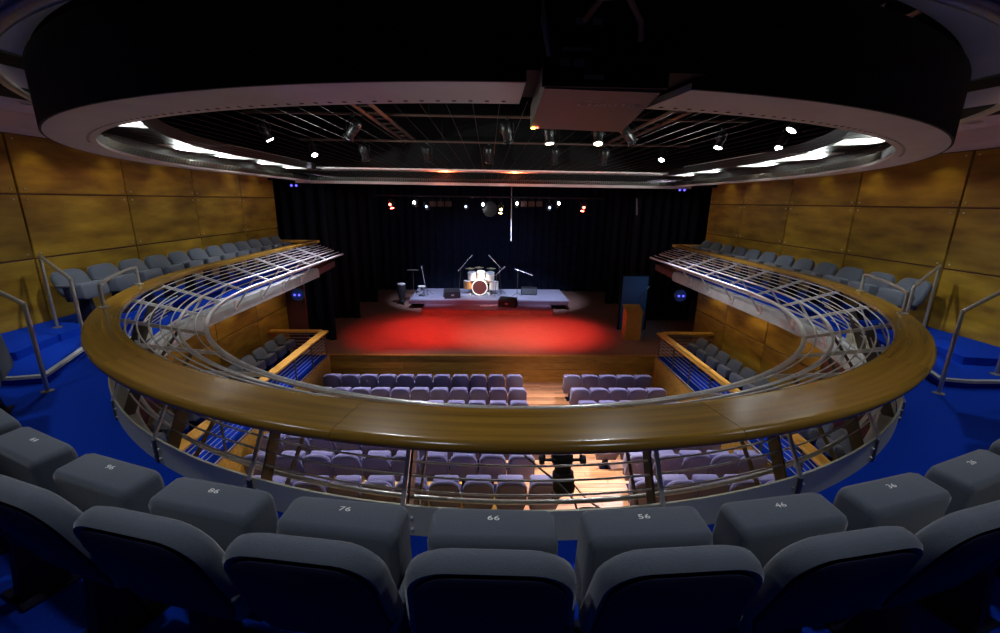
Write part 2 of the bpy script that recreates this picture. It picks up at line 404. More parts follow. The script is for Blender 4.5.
# cove uplighters standing in the ring: each washes a pale plate added above it
def uplight(loc, target, col, power, label, group=None):
    t = thing('cove_uplight', label, 'uplight', loc, 0, group)
    MB().lathe([(.028, 0), (.03, .01), (.03, .09), (.024, .10)], 12, 'z', loc).build('housing', 'black_gloss', t, True)
    spot('cove_lamp', Vector(loc) + Vector((0, 0, .115)), target, power, col, 150, .55, .03, t)
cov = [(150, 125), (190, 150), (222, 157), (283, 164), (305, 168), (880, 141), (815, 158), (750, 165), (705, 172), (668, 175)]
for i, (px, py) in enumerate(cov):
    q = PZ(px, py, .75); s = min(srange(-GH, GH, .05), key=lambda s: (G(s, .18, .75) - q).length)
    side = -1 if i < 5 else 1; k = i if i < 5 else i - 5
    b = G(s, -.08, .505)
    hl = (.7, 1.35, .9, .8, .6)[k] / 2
    usweep([(-.14, .752), (.345, .752), (.345, .759), (-.14, .759)], s - hl, s + hl, .16, False, G).build('light_patch_plate', 'soffit_paint', ring)  # pale plate added to shape the patch of light
    uplight(b, G(s, .12, .76), (.9, 1., .95), L_COVE * (1, 5, 1.2, .8, .6)[k], 'white cove uplighter in the ceiling ring, %s from the projector, %s side' % (ORD[k], SIDE[side]), 'white cove uplighters in the ceiling ring')
for k, px in enumerate((447, 515)):
    q = PZ(px, 175, .75); b = Vector((q.x, 13.43, .50))
    uplight(b, (q.x, 13.1, .80), (1., .16, .05), L_COVE * 1.2, 'red cove uplighter on the header over the stage edge, %s the conga side' % ('nearer' if k == 0 else 'farther from'), 'red cove uplighters on the header')

# =================================================================== UPPER BALUSTRADE
bal = thing('gallery_balustrade', 'curved balcony balustrade with broad polished wooden rail and steel rods', 'balustrade', (XC, 2.4, -2.0))
prof = [(-.42, -1.232), (-.41, -1.212), (-.385, -1.2), (-.372, -1.2), (-.04, -1.2), (-.02, -1.2), (-.005, -1.207), (0., -1.222), (0., -1.262), (-.012, -1.275), (-.39, -1.275), (-.412, -1.258)]
NS = 13
for i in range(NS):
    a = -HALF + 2 * HALF * i / NS; b = -HALF + 2 * HALF * (i + 1) / NS
    o = usweep(prof, a + .0015, b - .0015, .12, True).build('rail_section', 'rail_wood', bal, True)
    st_ = srange(a + .0015, b - .0015, .12); uv = o.data.uv_layers.new(name='grain')
    for l in o.data.loops: uv.data[l.index].uv = (st_[l.vertex_index // len(prof)] + 20, prof[l.vertex_index % len(prof)][0] * wid(st_[l.vertex_index // len(prof)]) / .41 + prof[l.vertex_index % len(prof)][1])
for side in (-1, 1):
    xo, xw = XR + side * (A_ - .02), (WL + .03 if side < 0 else WR - .03)
    MB().box(min(xo, xw), max(xo, xw), YE, YE + .20, -1.272, -1.2).build('end_rail', 'pale_wood', bal)
    for k in range(5):
        z = -1.38 - k * .1; MB().tube([(xo, YE + .08, z), (xw, YE + .08, z)], .008, 6).build('rod', 'steel', bal, True)
usweep([(-.18, -2.0), (-.165, -2.0), (-.165, -1.79), (-.18, -1.79)], -6.9, 6.9).build('kick_plate', 'kick_paint', bal)
path = srange(-HALF, HALF, .15)
MB().tube([U(s, .02, -1.88) for s in path], .017, 8).build('foot_tube', 'steel', bal, True)
MB().tube([U(s, .47, -1.485) for s in path], .017, 8).build('inner_tube', 'steel', bal, True)
MB().tube([U(s, .74, -1.585) for s in path], .028, 10).build('lighting_tube', 'steel', bal, True)
for k in range(5):
    f = .12 + .17 * k
    MB().tube([U(s, -.13 + .26 * (1 - f) + .02, -1.86 + .44 * (1 - f)) for s in srange(-7.2, 7.2, .15)], .0075, 6).build('rod', 'steel', bal, True)
for k in range(6):
    f = (.10, .22, .34, .46, .58, .86)[k]
    MB().tube([U(s, -.05 + .79 * f, -1.285 - .30 * f + .018) for s in path], .0075, 6).build('rod', 'steel', bal, True)
def plate(s, pts, th):
    t = (U(s + .02, 0, 0) - U(s - .02, 0, 0)).normalized() * th
    P = [U(s, o, z) for o, z in pts]; return MB().hexa([p - t for p in P], [p + t for p in P])
stat = [.77 + 1.06 * k for k in range(12)]
for sg in (-1, 1):
    for s0 in stat:
        s = sg * s0
        if s0 > 6.9:
            plate(s, [(.0, -2.2), (.012, -2.2), (.012, -2.0), (.0, -2.0)], .05).build('fixing_plate', 'steel', bal)
        else:
            p = plate(s, [(-.155, -1.98), (-.055, -1.98), (.20, -1.36), (.10, -1.36)], .007).build('post', 'dark_steel', bal)
            plate(s, [(-.200, -1.985), (-.184, -1.985), (-.184, -1.80), (-.200, -1.80)], .016).build('post_strip', 'dark_steel', p)
            plate(s, [(-.20, -1.80), (-.182, -1.80), (.075, -1.29), (.057, -1.29)], .014).build('post_strip', 'steel', p)
            for dz in (-1.95, -1.87):
                for dt in (-.05, .05): MB().lathe([(.010, 0), (.010, .008), (.004, .012)], 8, 'z', U(s + dt, -.187, dz)).build('bolt', 'steel', p, True)
        plate(s, [(.0, -2.14), (.04, -2.14), (.49, -1.50), (.45, -1.50)], .006).build('bracket', 'dark_steel' if s0 < 6 else 'steel', bal)
        plate(s, [(-.05, -1.31), (.745, -1.612), (.745, -1.572), (-.05, -1.27)], .014).build('arm', 'steel', bal)

# handrails of the carpeted steps
def handrail(name, label, group, path, feet, r=.021, z=None):
    t = thing(name, label, 'handrail', feet[0], 0, group)
    MB().tube(path, r, 10).build('rail_tube', 'brushed_steel', t, True)
    for f in feet:
        top = min(path, key=lambda p: (Vector(p).xy - Vector(f).xy).length)
        MB().tube([f, (f[0], f[1], top[2])], r * .95, 10).build('post', 'brushed_steel', t, True)
        MB().lathe([(.055, 0), (.055, .008), (.03, .014)], 16, 'z', f).build('flange', 'brushed_steel', t, True)
    return t
for side in (-1, 1):
    m_ = lambda x, y, z: (mx(x, side), y, z)
    handrail('stair_handrail', 'steel handrail beside the end seat of the %s-side row, foot on the raised platform' % SIDE[side], None,
             [m_(-6.03, 6.04, -.80), m_(-5.30, 5.62, -1.03)], [m_(-6.03, 6.04, -1.80), m_(-5.30, 5.62, -1.90)])
    handrail('stair_handrail', 'steel handrail at the foot of the steps beside the curved row, %s side' % SIDE[side], None,
             [m_(-4.62, 4.36, -1.06), m_(-5.45, 4.62, -.80), m_(-6.2, 4.9, -.80)], [m_(-4.62, 4.36, -2.0), m_(-5.62, 4.68, -1.90)])
    s_ = [min(srange(-HALF, 0, .03), key=lambda s: (U(s, -.16, -1.2) - PZ(*p, -1.2)).length) for p in ((104, 307), (143, 284))]
    pa = [U(s * -side, -.16, -.955 if 0 < k < 9 else -.965) for k, s in enumerate([s_[0] + (s_[1] - s_[0]) * j / 9 for j in range(10)])]
    handrail('rail_top_bar', 'short curved steel bar standing on the wooden balcony rail, %s side' % SIDE[side], None, [tuple(p) for p in pa],
             [tuple(U(s * -side, -.16, -1.2)) for s in s_], .019)

# =================================================================== SEATS
def outline(wb, wt, h, r, n=6):
    """rounded-top pad outline in (x, height), counter-clockwise"""
    p = [(-wb * .82, 0.), (wb * .82, 0.), (wb, h * .28)]
    for i in range(n + 1):
        a = i / n * PI / 2; p.append((wt - r + r * math.cos(a), h - r + r * math.sin(a)))
    for i in range(n + 1):
        a = PI / 2 + i / n * PI / 2; p.append((-wt + r + r * math.cos(a), h - r + r * math.sin(a)))
    p.append((-wb, h * .28)); return p
def shrink(p, d, h):
    k = max(q[0] for q in p); return [(x * (1 - d / k), z + (d if z < h * .1 else -d * (z / h))) for x, z in p]
def rbox(x, y, z, r=.03):
    """rounded box centred on the origin; profile in xz is rounded, ends eased"""
    def ring(ax, az, rr, yy):
        q = []
        for cx, cz, a0 in ((ax - rr, az - rr, 0), (-ax + rr, az - rr, 1), (-ax + rr, -az + rr, 2), (ax - rr, -az + rr, 3)):
            for i in range(4):
                a = (a0 + i / 3) * PI / 2; q.append((cx + rr * math.cos(a), yy, cz + rr * math.sin(a)))
        return q
    e = r * .8
    return MB().loft([ring(x - e, z - e, r, -y), ring(x - e * .3, z - e * .3, r, -y + e * .3), ring(x, z, r, -y + e), ring(x, z, r, y - e), ring(x - e * .3, z - e * .3, r, y - e * .3), ring(x - e, z - e, r, y)])
def make_seat_meshes(fab, top, half_w, box_top, shell, low=.40, rad=.14):
    d = {}
    h = top - low
    ol = outline(half_w, half_w * .95, h, rad)
    lean = math.atan2(.20, h)
    def place(mb, y0): return mb.xf(Matrix.Translation((0, -.10 if low > .35 else -.085, low)) @ Matrix.Rotation(lean, 4, 'X') @ Matrix.Translation((0, y0, 0)))
    rings = []
    for yy, dd in ((-.040, .030), (-.046, .014), (-.032, .003), (0., 0.), (.026, .006), (.042, .03)):
        rings.append([(x, yy, z) for x, z in shrink(ol, dd + 1e-4, h)])
    d['backrest'] = place(MB().loft(rings), -.05).mesh('backrest', fab, True)
    ol2 = shrink(ol, .034, h)
    d['back_shell'] = place(MB().loft([[(x, -.060, z) for x, z in shrink(ol2, .012, h)], [(x, -.052, z) for x, z in ol2], [(x, -.040, z) for x, z in ol2]]), -.05).mesh('back_shell', shell, True)
    zc = (box_top + .36) / 2
    d['seat'] = rbox(half_w - .05, .085, (box_top - .36) / 2, .035).xf(Matrix.Translation((0, -.01, zc)) @ Matrix.Rotation(.10, 4, 'X')).mesh('seat', fab, True)
    d['armrest'] = rbox(.018, .13, .02, .014).xf(Matrix.Translation((half_w - .022, -.13, .56))).mesh('armrest', fab, True)
    d['stand'] = MB().hexa([(-.04, -.22, .012), (.04, -.22, .012), (.04, .0, .012), (-.04, .0, .012)], [(-.03, -.18, .40), (.03, -.18, .40), (.03, -.06, .40), (-.03, -.06, .40)]) \
        .box(-.12, .12, -.24, .04, 0, .012).box(-half_w + .01, half_w - .01, -.15, -.09, .34, .40).box(half_w - .034, half_w - .010, -.16, -.10, .37, .56).mesh('stand', 'shell_navy')
    return d
def make_seat(meshes, label, loc, rz, group=None, name='theatre_seat'):
    t = thing(name, label, 'seat', loc, rz, group)
    b = link_mesh('backrest', meshes['backrest'], t); link_mesh('back_shell', meshes['back_shell'], b)
    link_mesh('seat', meshes['seat'], t); link_mesh('armrest', meshes['armrest'], t); link_mesh('stand', meshes['stand'], t)
    return t
FRONT = make_seat_meshes('fabric', .975, .297, .80, 'shell_navy')
SIDEM = make_seat_meshes('fabric', .82, .265, .585, 'shell_navy')
STALL = make_seat_meshes('fabric_mauve', .92, .260, .74, 'fabric_mauve', .24, .17)
def text_mesh(txt, size, m):
    cu = bpy.data.curves.new('t', 'FONT'); cu.body = txt; cu.size = size; cu.align_x = 'CENTER'; cu.align_y = 'CENTER'; cu.extrude = .0006; cu.resolution_u = 2
    o = bpy.data.objects.new('t', cu); C.objects.link(o); dg = bpy.context.evaluated_depsgraph_get()
    me = bpy.data.meshes.new_from_object(o.evaluated_get(dg)); bpy.data.objects.remove(o); me.materials.clear(); me.materials.append(M[m]); return me
def num_mesh(n):
    me = text_mesh(n, .052, 'number_white')
    for v in me.vertices: v.co.y *= .62
    return me
# curved front row
def offcurve(off):
    P = [U(s, off, 0) for s in srange(-HALF, HALF, .02)]; N = [(U(s, off + .1, 0) - U(s, off, 0)).normalized() for s in srange(-HALF, HALF, .02)]
    S = [0.]
    for a, b in zip(P, P[1:]): S.append(S[-1] + (a - b).length)
    return P, N, S
P_, N_, S_ = offcurve(-.945)
i0 = min(range(len(P_)), key=lambda i: abs(P_[i].x - .03) + (0 if P_[i].y < 3 else 9))
for k in range(-9, 10):
    tgt = S_[i0] + k * .597; i = min(range(len(S_)), key=lambda j: abs(S_[j] - tgt))
    p, n = P_[i], N_[i]
    num = '%d6' % (6 - k) if -3 <= k <= 5 else '%d' % (60 - k)
    lab = 'dark grey tip-up seat numbered 66 in the middle of the curved balcony row' if k == 0 else \
          'dark grey curved-row seat, %s from seat 66 towards the %s side' % (ORD[abs(k) - 1], SIDE[-1 if k < 0 else 1])
    t = make_seat(FRONT, lab, (p.x, p.y, -2.0), math.atan2(n.y, n.x) - PI / 2, 'curved front row of the balcony')
    seat = [c for c in t.children if c.name.startswith('seat')][0]
    nm = link_mesh('number', num_mesh(num), seat, (0, -.01, .8015), (.10, 0, 0)); nm['label'] = 'white seat number'
# side rows of the balcony
for side, xb, ya, yb in ((-1, -6.1, 6.40, 12.70), (1, 6.46, 6.32, 12.80)):
    for k in range(12):
        y = yb + (ya - yb) * k / 11
        make_seat(SIDEM, 'grey upper side-row seat, %s side, %s from the stage' % (SIDE[side], ORD[k]), (xb - side * .33, y, -1.80), side * PI / 2, 'upper side rows')
for side, xb, ya, yb in ((-1, -6.1, 4.4, 12.30), (1, 6.42, 4.4, 12.18)):
    for k in range(12):
        y = yb - k * .60
        make_seat(SIDEM, 'grey lower gallery seat, %s side, %s from the stage' % (SIDE[side], ORD[k]), (xb - side * .33, y, -4.62), side * PI / 2, 'lower gallery rows')
# stalls
LE = [1.09, 1.12, 1.10, 1.05, 1.18, .93, 1.22]; RS = [2.26, 2.30, 2.32, 2.40, 2.30, 2.60, 2.36]
for r in range(7):
    for k in range(11):
        x = LE[r] - .265 - k * .53
        if x < -4.62: break
        make_seat(STALL, 'mauve seat, %s row from the stage, %s from the aisle, wide block' % (ORD[r], ORD[k]), (x - .03, ROWY[r] + .33, ROWF[r]), 0, 'stalls seats')
    for k in range(6):
        x = RS[r] + .265 + k * .53
        if x > 5.0: break
        make_seat(STALL, 'mauve seat, %s row from the stage, %s from the aisle, narrow block' % (ORD[r], ORD[k]), (x - .03, ROWY[r] + .33, ROWF[r]), 0, 'stalls seats')

# =================================================================== LOWER BALUSTRADES
for side in (-1, 1):
    xr = mx(-4.86, side); nm = SIDE[side]
    t = thing('side_balustrade', 'yellow wooden rail on slim posts along the lower gallery, %s side' % nm, 'balustrade', (xr, 8.5, -4.62))
    pth = [Vector((xr, 12.62 - i * .4, 0)) for i in range(16)] + [Vector((xr - side * d, y, 0)) for d, y in ((.02, 6.2), (.10, 5.6), (.24, 5.0), (.45, 4.4))]
    def sw(prof):
        rings = []
        for i, p in enumerate(pth):
            d = (pth[min(i + 1, len(pth) - 1)] - pth[max(i - 1, 0)]).normalized(); n = Vector((-d.y, d.x, 0))
            rings.append([p + n * a + Vector((0, 0, z)) for a, z in prof])
        return MB().loft(rings)
    sw([(-.11, -3.85), (.11, -3.85), (.11, -3.81), (.10, -3.8), (-.10, -3.8), (-.11, -3.81)]).build('top_rail', 'pale_wood', t)
    xw = WL + .03 if side < 0 else WR - .03
    MB().box(min(xr - side * -.11, xw), max(xr - side * -.11, xw), 12.5, 12.72, -3.85, -3.8).build('end_rail', 'pale_wood', t)
    for k in range(6):
        z = -3.93 - k * .10; MB().tube([p + Vector((side * .02, 0, z)) for p in pth], .007, 6).build('rod', 'steel', t, True)
        MB().tube([(xr, 12.62, z), (xw, 12.62, z)], .007, 6).build('rod', 'steel', t, True)
    MB().tube([p + Vector((-side * .03, 0, -4.58)) for p in pth], .012, 6).build('foot_rod', 'steel', t, True)
    for k in range(8):
        y = 12.6 - k * 1.05; x = xr if y > 6.2 else xr - side * .08
        MB().box(x - .006, x + .006, y - .03, y + .03, -4.62, -3.84).build('post', 'dark_steel', t)

# =================================================================== PROJECTOR
pj = thing('projector', 'large brown box projector slung under the ceiling ring', 'projector', (.46, 2.2, .40))
b = [(.20, 1.75, .40), (.64, 1.78, .40), (.77, 2.72, .40), (.23, 2.65, .40)]
MB().hexa(b, [(x, y, .515) for x, y, z in b]).build('body', 'projector_shell', pj)
MB().hexa([(.19, 1.735, .405), (.65, 1.735, .405), (.65, 1.75, .405), (.19, 1.75, .405)], [(.19, 1.735, .74), (.65, 1.735, .74), (.65, 1.75, .74), (.19, 1.75, .74)]).build('rear_panel', 'black_paint', pj)
for i, (x, z, ww, hh) in enumerate(((.25, .47, .035, .022), (.30, .47, .035, .022), (.26, .52, .10, .008), (.34, .43, .07, .012), (.30, .60, .03, .02), (.36, .60, .03, .02), (.5, .5, .09, .05))):
    MB().box(x, x + ww, 1.722, 1.735, z, z + hh).build('socket', 'dark_steel' if i < 6 else 'black_paint', pj)
MB().lathe([(.012, 0), (.012, .006)], 10, 'z', (.245, 2.62, .393)).build('status_light', 'led_amber', pj)
MB().lathe([(.010, 0), (.010, .006)], 10, 'z', (.262, 2.60, .393)).build('status_light', 'led_red', pj)
for x in (.25, .62): MB().box(x, x + .03, 1.9, 1.93, .74, .99).build('hanger', 'black_paint', pj)
MB().box(.12, .90, 1.98, 2.46, .52, .98).build('mount_box', 'black_paint', pj)
for txt, sz, x, y in (('CHRISTIE', .065, .50, 2.0), ('digital', .032, .42, 1.93)):
    o = link_mesh('lettering', text_mesh(txt, sz, 'projector_print'), pj, Vector((x, y, .3985)) - root_of(pj), (PI, 0, 0))
for k, (pp, c) in enumerate((([(.21, 1.72, .50), (.18, 1.66, .58), (.17, 1.68, .72), (.13, 1.8, .98)], 'dark_steel'), ([(.33, 1.72, .61), (.36, 1.62, .64), (.44, 1.60, .64), (.52, 1.7, .60), (.53, 1.72, .55)], 'drum_wood'))):
    MB().tube(pp, .010, 8).build('cable', c, pj, True)

# =================================================================== LIGHTING GRID OVER THE STALLS
wg = thing('tension_wire_grid', 'fine steel tension wires stretched inside the ceiling ring', 'wire grid', (XC, 7.8, .56))
for i in range(-28, 29):
    x = XC + i * .16 + .02
    if -.06 < x - XC < .66 and False: continue
    y0 = G.yc - G.b * math.sqrt(max(0, 1 - ((x - G.xr) / G.a) ** 2)) + .06
    if .1 < x < .95: y0 = max(y0, 2.75)
    MB().tube([(x, y0, .56), (x, 13.25, .56)], .0014, 4).build('wire', 'wire', wg)
for side, x in ((-1, -2.2), (1, 3.4)):
    t = thing('lighting_truss', 'dark ladder truss running to the stage inside the ceiling ring, %s side' % SIDE[side], 'truss', (x, 8, 1.55))
    for dx in (-.16, .16): MB().tube([(x + dx, 4.0, 1.58), (x + dx, 13.3, 1.58)], .035, 8).build('chord', 'beam_paint', t, True)
    for k in range(16): MB().tube([(x - .16, 4.2 + k * .6, 1.58), (x + .16, 4.2 + k * .6, 1.58)], .018, 6).build('rung', 'beam_paint', t, True)
bars = [(5.0, 1.75, 3.9), (9.4, 1.62, 5.0), (12.0, 1.45, 5.0)]
for k, (y, z, hw) in enumerate(bars):
    t = thing('lighting_bar', 'dark horizontal lighting bar above the wire grid, %s from the stage' % ORD[2 - k], 'lighting bar', (XC, y, z))
    MB().tube([(XC - hw, y, z), (XC + hw, y, z)], .026, 8).build('pipe', 'beam_paint', t, True)
    for x in (-3.7, -1.4, 1.6, 3.7): MB().tube([(XC + x, y, z), (XC + x, y, 3.195)], .010, 6).build('drop_rod', 'black_paint', t, True)
def lantern(loc, target, lensmat, label, group, size=1., name='stage_lantern', light=None, yoke_up=True):
    t = thing(name, label, 'stage light', loc, 0, group)
    d = (Vector(target) - Vector(loc)).normalized(); q = d.to_track_quat('Z', 'Y').to_matrix().to_4x4()
    X = Matrix.Translation(loc) @ q @ Matrix.Scale(size, 4)
    MB().lathe([(.06, -.20), (.095, -.17), (.10, .02), (.085, .04), (.085, .16), (.11, .17), (.11, .20)], 16).xf(X).build('body', 'black_gloss', t, True)
    MB().lathe([(.088, .195), (.088, .204)], 16).xf(X).build('lens', lensmat, t, True)
    up = Vector(loc) + Vector((0, 0, .24 * size))
    side = Vector((1, 0, 0)) * .13 * size
    MB().tube([Vector(loc) - side, Vector(loc) - side + Vector((0, 0, .16 * size)), up, Vector(loc) + side + Vector((0, 0, .16 * size)), Vector(loc) + side], .012 * size, 6).build('yoke', 'black_gloss', t, True)
    MB().tube([up, up + Vector((0, 0, .06 * size))], .03 * size, 8).build('clamp', 'black_gloss', t, True)
    if light:
        pw, col, ang, bl = light
        spot('lamp', Vector(loc) + d * (.24 * size), target, pw, col, ang, bl, .06, t)
    return t
# lanterns over the stalls, the ones the camera sees glowing
vis = [((265, 132), (-1.5, 10.5, -4.8)), ((313, 150), (-2.0, 9.3, -4.8)), ((663, 155), (2.0, 9.0, -4.8)), ((721, 140), (2.5, 8.5, -4.8)), ((782, 142), (2.2, 7.0, -4.8)), ((798, 121), (1.0, 7.0, -4.8))]
for k, ((px, py), tg) in enumerate(vis):
    q = PZ(px, py, 1.25)
    near = 'pair' if False else ''
    lantern(tuple(q), tg, 'lens_white', 'glowing white stage lantern in the ceiling void, %s side, %s from the stage' % (SIDE[-1 if k < 2 else 1], ORD[[1, 0, 0, 1, 2, 3][k]]), 'white lanterns over the stalls', .8,
            light=(L_STALLS * (.02, 1.7, 1.7, .02, .02, .02)[k], (.80, .78, 1.), 84, .9))
for k, x in enumerate((1.2, 2.2, .35)):
    lantern((x, 9.4, 1.33), (1.75, (8.2, 6.6, 11.5)[k], -5.6), 'lens_warm', 'warm lantern on the middle lighting bar aimed down the aisle, %s from the conga side' % ORD[(1, 2, 0)[k]], 'aisle lanterns',
            light=(L_AISLE * (1, 1, .8)[k], (1., .90, .80), (34, 34, 22)[k], .8))
RL = [(-3.2, -2.9, 15.6, (1., .04, .04), .8, 46), (-1.6, -1.0, 16.4, (1., .05, .035), 1., 48), (.0, .7, 15.4, (1., .30, .25), .8, 42), (1.7, 1.8, 15.6, (1., .14, .11), .9, 44), (3.0, 2.7, 15.8, (1., .04, .045), .7, 42)]
for k, (x, tx, ty, col, pw, an) in enumerate(RL):
    lantern((x, 12.0, 1.16), (tx, ty, -4.83), 'lens_red', 'red lantern on the bar nearest the header, %s from the conga side' % ORD[k], 'red front lanterns', light=(L_RED * pw, col, an, 1.))
# white lanterns added to brighten the steel of the side balcony fronts
for side in (-1, 1):
    for k, (y, ty) in enumerate(((9.4, 9.6), (5.0, 6.2))):
        lantern((XC + (-2.9 if side < 0 else 2.6), y, (1.33, 1.46)[k]), (mx(-4.8, side), ty, -1.5), 'lens_dim', 'added white lantern washing the %s-side balcony front, %s from the stage' % (SIDE[side], ORD[k]), 'added balcony front lanterns',
                light=(330, (.9, .95, 1.), 54, .9))

for k, x in enumerate((-1.9, 2.3)):  # lanterns added to brighten the rods of the curved front
    lantern((x * .7, 5.0, 1.46), (x * .5, 2.6, -1.6), 'lens_dim', 'added white lantern washing the middle of the curved balcony front, %s the conga side' % ('nearer' if k == 0 else 'farther from'), 'added balcony front lanterns',
            light=(130, (.95, .97, 1.), 74, .9))
# small box with lit gaps: work lights deep in the grid
for k, (px, py) in enumerate(((441, 151), (508, 152))):
    q = PZ(px, py, 1.5)
    t = thing('work_light', 'small amber work light glowing above the wire grid, %s the projector' % ('farther from' if k == 0 else 'nearer'), 'work light', tuple(q))
    MB().box(q.x - .16, q.x + .16, q.y - .06, q.y + .06, q.z, q.z + .16).build('housing', 'beam_paint', t)
    MB().tube([(q.x, q.y, q.z + .15), (q.x, q.y, 3.195)], .01, 6).build('hanger', 'black_paint', t)
    for dx in (-.12, .10): MB().box(q.x + dx - .02, q.x + dx + .02, q.y - .075, q.y - .06, q.z - .01, q.z + .07).build('tube_lamp', 'lens_gold', t)

# =================================================================== HOUSE LIGHTS
# wall washers in the dropped ceiling: scallops on the timber
for side in (-1, 1):
    for k, y in enumerate((12.75, 11.55, 9.15, 7.95, 6.72)):
        x = mx(-6.14, side)
        t = thing('wall_washer', 'recessed wall washer above timber panels, %s side, %s from the stage' % (SIDE[side], ORD[k]), 'downlight', (x, y, .80), 0, 'wall washers')
        MB().lathe([(.055, 0), (.06, -.012), (.045, -.014), (.045, 0)], 16, 'z', (x, y, .80)).build('trim_ring', 'steel', t, True)
        spot('washer_lamp', (x, y, .775), (mx(-6.40, side), y, -.3), L_WALL, (1., .86, .45), 104, 1., .03, t)
    for k, y in enumerate((12.4, 10.4, 8.4, 6.2)):
        x = mx(-6.0, side)
        t = thing('wall_washer', 'recessed washer under the balcony, %s side, %s from the stage' % (SIDE[side], ORD[k]), 'downlight', (x, y, -2.30), 0, 'under-balcony washers')
        MB().lathe([(.055, 0), (.06, -.012), (.045, -.014), (.045, 0)], 16, 'z', (x, y, -2.30)).build('trim_ring', 'steel', t, True)
        spot('washer_lamp', (x, y, -2.33), (mx(-6.1, side), y, -4.6), L_UNDER, (1., .72, .42), 120, .5, .03, t)
# downlights added to the balcony ceiling to light seats, rail and carpet
for k in [-7, -6, -5, -4, -3, -2, -1, 1, 2, 3, 4, 5, 6, 7]:
    s = k * 1.78 - (.89 if k > 0 else -.89)
    c = U(s, (-1.65 if k % 2 else -.98) if abs(k) < 4 else -.66, .99)
    lab = 'added round recessed balcony downlight, %s from the middle, %s side' % (ORD[abs(k) - 1], SIDE[-1 if k < 0 else 1])
    t = thing('downlight', lab, 'downlight', tuple(c), 0, 'added balcony downlights')
    MB().lathe([(.08, 0), (.085, -.012), (.065, -.014), (.065, 0)], 20, 'z', c).build('trim_ring', 'steel', t, True)
    MB().lathe([(.062, 0), (.062, -.004)], 20, 'z', c).build('lamp_face', 'ledge_grey', t, True)
    spot('added_downlight_lamp', c - Vector((0, 0, .03)), (c.x, c.y, -2), L_HOUSE * (1 if abs(k) < 5 else .5), (.86, .93, 1.), 104, .9, .07, t)

# =================================================================== STAGE: drapes, wings
def drape(name, label, x0, x1, y, z0, z1, amp, wave, m, group=None):
    n = int((x1 - x0) / wave * 8); A = []; B = []
    for i in range(n + 1):
        x = x0 + (x1 - x0) * i / n; yy = y + amp * math.sin(2 * PI * (x - x0) / wave + .8 * math.sin(x * 1.7)) + amp * .4 * math.sin(x * 5.1)
        A.append((x, yy))
    mb = MB().loft([[(x, yy, z0), (x, yy + .012, z0), (x, yy + .012, z1), (x, yy, z1)] for x, yy in A])
    o = mb.build(name, m, None, True, loc=((x0 + x1) / 2, y, z0)); return tag(o, label, 'curtain', group)
drape('back_curtain', 'tall black pleated curtain hanging across the back of the stage', -7.2, 7.6, 24.0, -4.83, 1.2, .08, .42, 'drape')
for side in (-1, 1):
    for k, y in enumerate((14.9, 17.9, 20.9)):
        if side > 0 and k == 0: continue
        a, b = sorted((mx(-5.35 - .0 * k, side), mx(-8.2, side)))
        drape('leg_curtain', 'black leg curtain masking the %s-side wing, %s from the stage edge' % (SIDE[side], ORD[k]), a, b, y, -4.83, 1.6, .06, .4, 'black_cloth', 'leg curtains')
# blue flat and mic stand behind the lectern
t = thing('scenery_flat', 'blue painted wing panel standing behind the lectern', 'panel', (5.65, 16.4, -4.83))
MB().box(5.15, 6.15, 16.4, 16.44, -4.83, -2.65).build('sheet', 'blue_paint', t)
MB().box(5.10, 5.15, 16.36, 16.48, -4.83, -2.6).build('batten', 'black_paint', t); MB().box(6.15, 6.2, 16.36, 16.48, -4.83, -2.6).build('batten', 'black_paint', t)
MB().box(5.10, 6.2, 16.37, 16.4, -2.70, -2.6).build('batten', 'black_paint', t)
lantern((6.6, 14.9, -2.45), (5.8, 16.4, -3.9), 'lens_dim', 'added small blue wing lantern lighting the blue panel behind the lectern', None, .7, light=(14, (.15, .5, 1.), 90, .8))  # lamp added so the panel reads as lit
# low red-brown partition at the conga-side end of the stage front
struct(MB().box(-6.5, -5.9, 13.9, 14.0, -4.83, -2.3).build('wall_return_panel', 'red_brown'))
# blue LED fixtures
for k, (px, py, z, lab) in enumerate(((294, 185.5, None, 'pair of small blue indicator lights under the header, conga side'), (682, 190, None, 'pair of small blue indicator lights under the header, lectern side'),
                                      (297, 295, 1, 'round blue-lit lamp under the balcony end, conga side'), (681, 296, 1, 'round blue-lit lamp under the balcony end, lectern side'))):
    q = PY(px, py, 13.4); t = thing('blue_lamp', lab, 'lamp', tuple(q))
    if z is None:
        MB().box(q.x - .16, q.x + .16, q.y + .01, q.y + .10, q.z - .06, q.z + .06).build('housing', 'black_paint', t)
        MB().box(q.x - .02, q.x + .02, q.y + .02, q.y + .08, q.z + .06, .44).build('hanger', 'black_paint', t)
    else:
        MB().lathe([(.05, .16), (.16, .12), (.2, .0), (.19, -.06)], 20, 'y', q + Vector((0, .08, 0))).build('housing', 'blue_paint', t, True)
        MB().box(q.x - .03, q.x + .03, q.y + .05, q.y + .11, q.z + .15, -2.22).build('hanger', 'black_paint', t)
    for dx in (-.07, .07): MB().lathe([(.035, 0), (.03, .012)], 12, 'y', q + Vector((dx, -.012 if z is None else -.01, 0))).build('lens', 'lens_blue', t, True)
    if z: point('blue_glow', q + Vector((0, -.25, .0)), .5, (.1, .2, 1.), .05, t)

